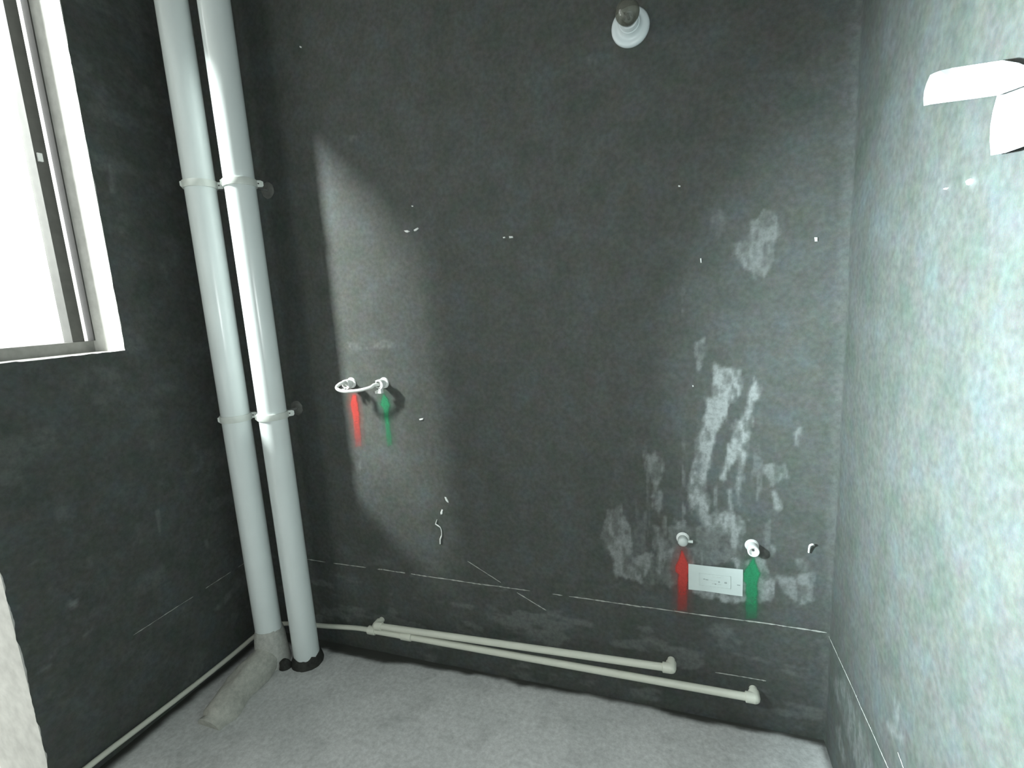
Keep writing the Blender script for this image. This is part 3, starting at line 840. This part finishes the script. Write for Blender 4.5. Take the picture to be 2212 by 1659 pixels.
for (u0, u1, w0, w1, m_) in [(.28,.315,.50,.525,'ink'), (.322,.372,.515,.54,'ink'), (.40,.46,.52,.54,'faint_ink'), (.475,.54,.53,.55,'faint_ink'), (.556,.585,.535,.585,'ink'),
                             (.668,.712,.54,.59,'ink'), (.45,.50,.37,.39,'faint_ink'), (.52,.60,.375,.395,'faint_ink'), (.44,.48,.645,.665,'faint_ink'), (.49,.52,.64,.675,'ink'),
                             (.54,.61,.65,.67,'faint_ink'), (.895,.95,.585,.605,'ink')]:
    mark(u0, u1, w0, w1, m_, 'printed_mark', t)

# ================================================================== WALL LAMP
lc = back(1362, 60); LX, LZ = lc[0], lc[2]
t = thing('wall_lamp', 'white round lamp holder with unlit clear bulb high on back wall', 'lamp', (LX, YB, LZ))
b = MB(); b.lathe([(0.0500, -0.002), (0.0515, 0.002), (0.0510, 0.007), (0.0480, 0.011), (0.0400, 0.014), (0.0360, 0.0135), (0.0320, 0.016), (0.0290, 0.022), (0.0270, 0.030), (0.0, 0.031)], (LX, YB, LZ), (0, -1, 0), 64)
b.build('base', [M['ceramic']], t, True)
b = MB(); b.lathe([(0.0250, 0.028), (0.0245, 0.044), (0.0230, 0.047), (0.0190, 0.047), (0.0180, 0.036)], (LX, YB, LZ), (0, -1, 0), 48)
b.build('socket', [M['ceramic']], t, True)
b = MB(); b.lathe([(0.0125, 0.036), (0.0135, 0.050), (0.0125, 0.055)], (LX, YB, LZ), (0, -1, 0), 32); b.build('bulb_cap', [M['steel']], t, True)
prof = [(0.0130, 0.048), (0.0150, 0.053), (0.0200, 0.060)]
for i in range(15):
    a = math.radians(-45 + i * (135) / 14)
    prof.append((0.0310 * math.cos(a), 0.0830 + 0.0310 * math.sin(a)))
b = MB(); b.lathe(prof, (LX, YB, LZ), (0, -1, 0), 48); bulb = b.build('bulb', [M['bulb_glass']], t, True)
b = MB(); b.tube([(LX, YB - 0.05, LZ), (LX, YB - 0.072, LZ)], 0.004, 12); b.tube([(LX - .006, YB - .072, LZ), (LX - .009, YB - .085, LZ), (LX + .009, YB - .085, LZ), (LX + .006, YB - .072, LZ)], 0.0006, 8)
b.build('filament_mount', [M['screw']], bulb, True)

# ================================================================== FOLDED PAPERS ON THE RIGHT WALL
def sheet(name, outline, offs, label, thick=0.0008, extra=None):
    """outline: rows of wall points (y, z) top/bottom pairs along the strip; offs: stand-off of each column (top, bottom)"""
    t = thing(name, label, 'paper', (XR, outline[0][0][0], outline[0][1][1]), 'white papers on the right wall')
    v = []; f = []; n = len(outline)
    for (tp, bt), (ot, ob) in zip(outline, offs):
        for k in range(5):
            q = k / 4
            y = tp[0] + (bt[0] - tp[0]) * q; z = tp[1] + (bt[1] - tp[1]) * q
            o = ot + (ob - ot) * q + 0.004 * math.sin(q * math.pi)
            v.append((XR - o, y, z))
    for i in range(n - 1):
        for k in range(4): a = i * 5 + k; f.append((a, a + 1, a + 6, a + 5))
    m = len(v); v += [(x + thick, y, z) for (x, y, z) in v]
    f += [tuple(i + m for i in reversed(q)) for q in f]
    rim = [i * 5 for i in range(n)] + [(n - 1) * 5 + k for k in range(1, 5)] + [i * 5 + 4 for i in range(n - 2, -1, -1)] + [k for k in range(3, 0, -1)]
    f += [(rim[i], rim[(i + 1) % len(rim)], rim[(i + 1) % len(rim)] + m, rim[i] + m) for i in range(len(rim))]
    b = MB(); b.add(v, f); b.build('sheet', [M['paper']], t, False)
    return t
def rwp(px, py, off): p = on_plane(px, py, 0, XR - off); return (p[1], p[2])
cols = [((2009,162),(1995,229),.004,.010), ((2017,158),(2010,226),.020,.024), ((2030,153),(2030,223),.024,.026), ((2055,147),(2052,220),.008,.026), ((2100,140),(2098,214),.020,.028), ((2165,130),(2155,206),.022,.028), ((2200,136),(2215,184),.024,.030), ((2260,160),(2290,150),.024,.030)]
s1 = sheet('folded_paper', [(rwp(*a_, o1), rwp(*b_, o2)) for a_, b_, o1, o2 in cols], [(o1, o2) for *_, o1, o2 in cols], 'slanting folded white paper strip high on the right wall')
cols = [((2154,205),(2140,336),.012,.016), ((2178,192),(2172,330),.018,.020), ((2215,176),(2215,315),.020,.020), ((2300,140),(2310,285),.014,.014)]
s2 = sheet('paper_sheet', [(rwp(*a_, o1), rwp(*b_, o2)) for a_, b_, o1, o2 in cols], [(o1, o2) for *_, o1, o2 in cols], 'white paper sheet hanging below the slanting strip on right wall')
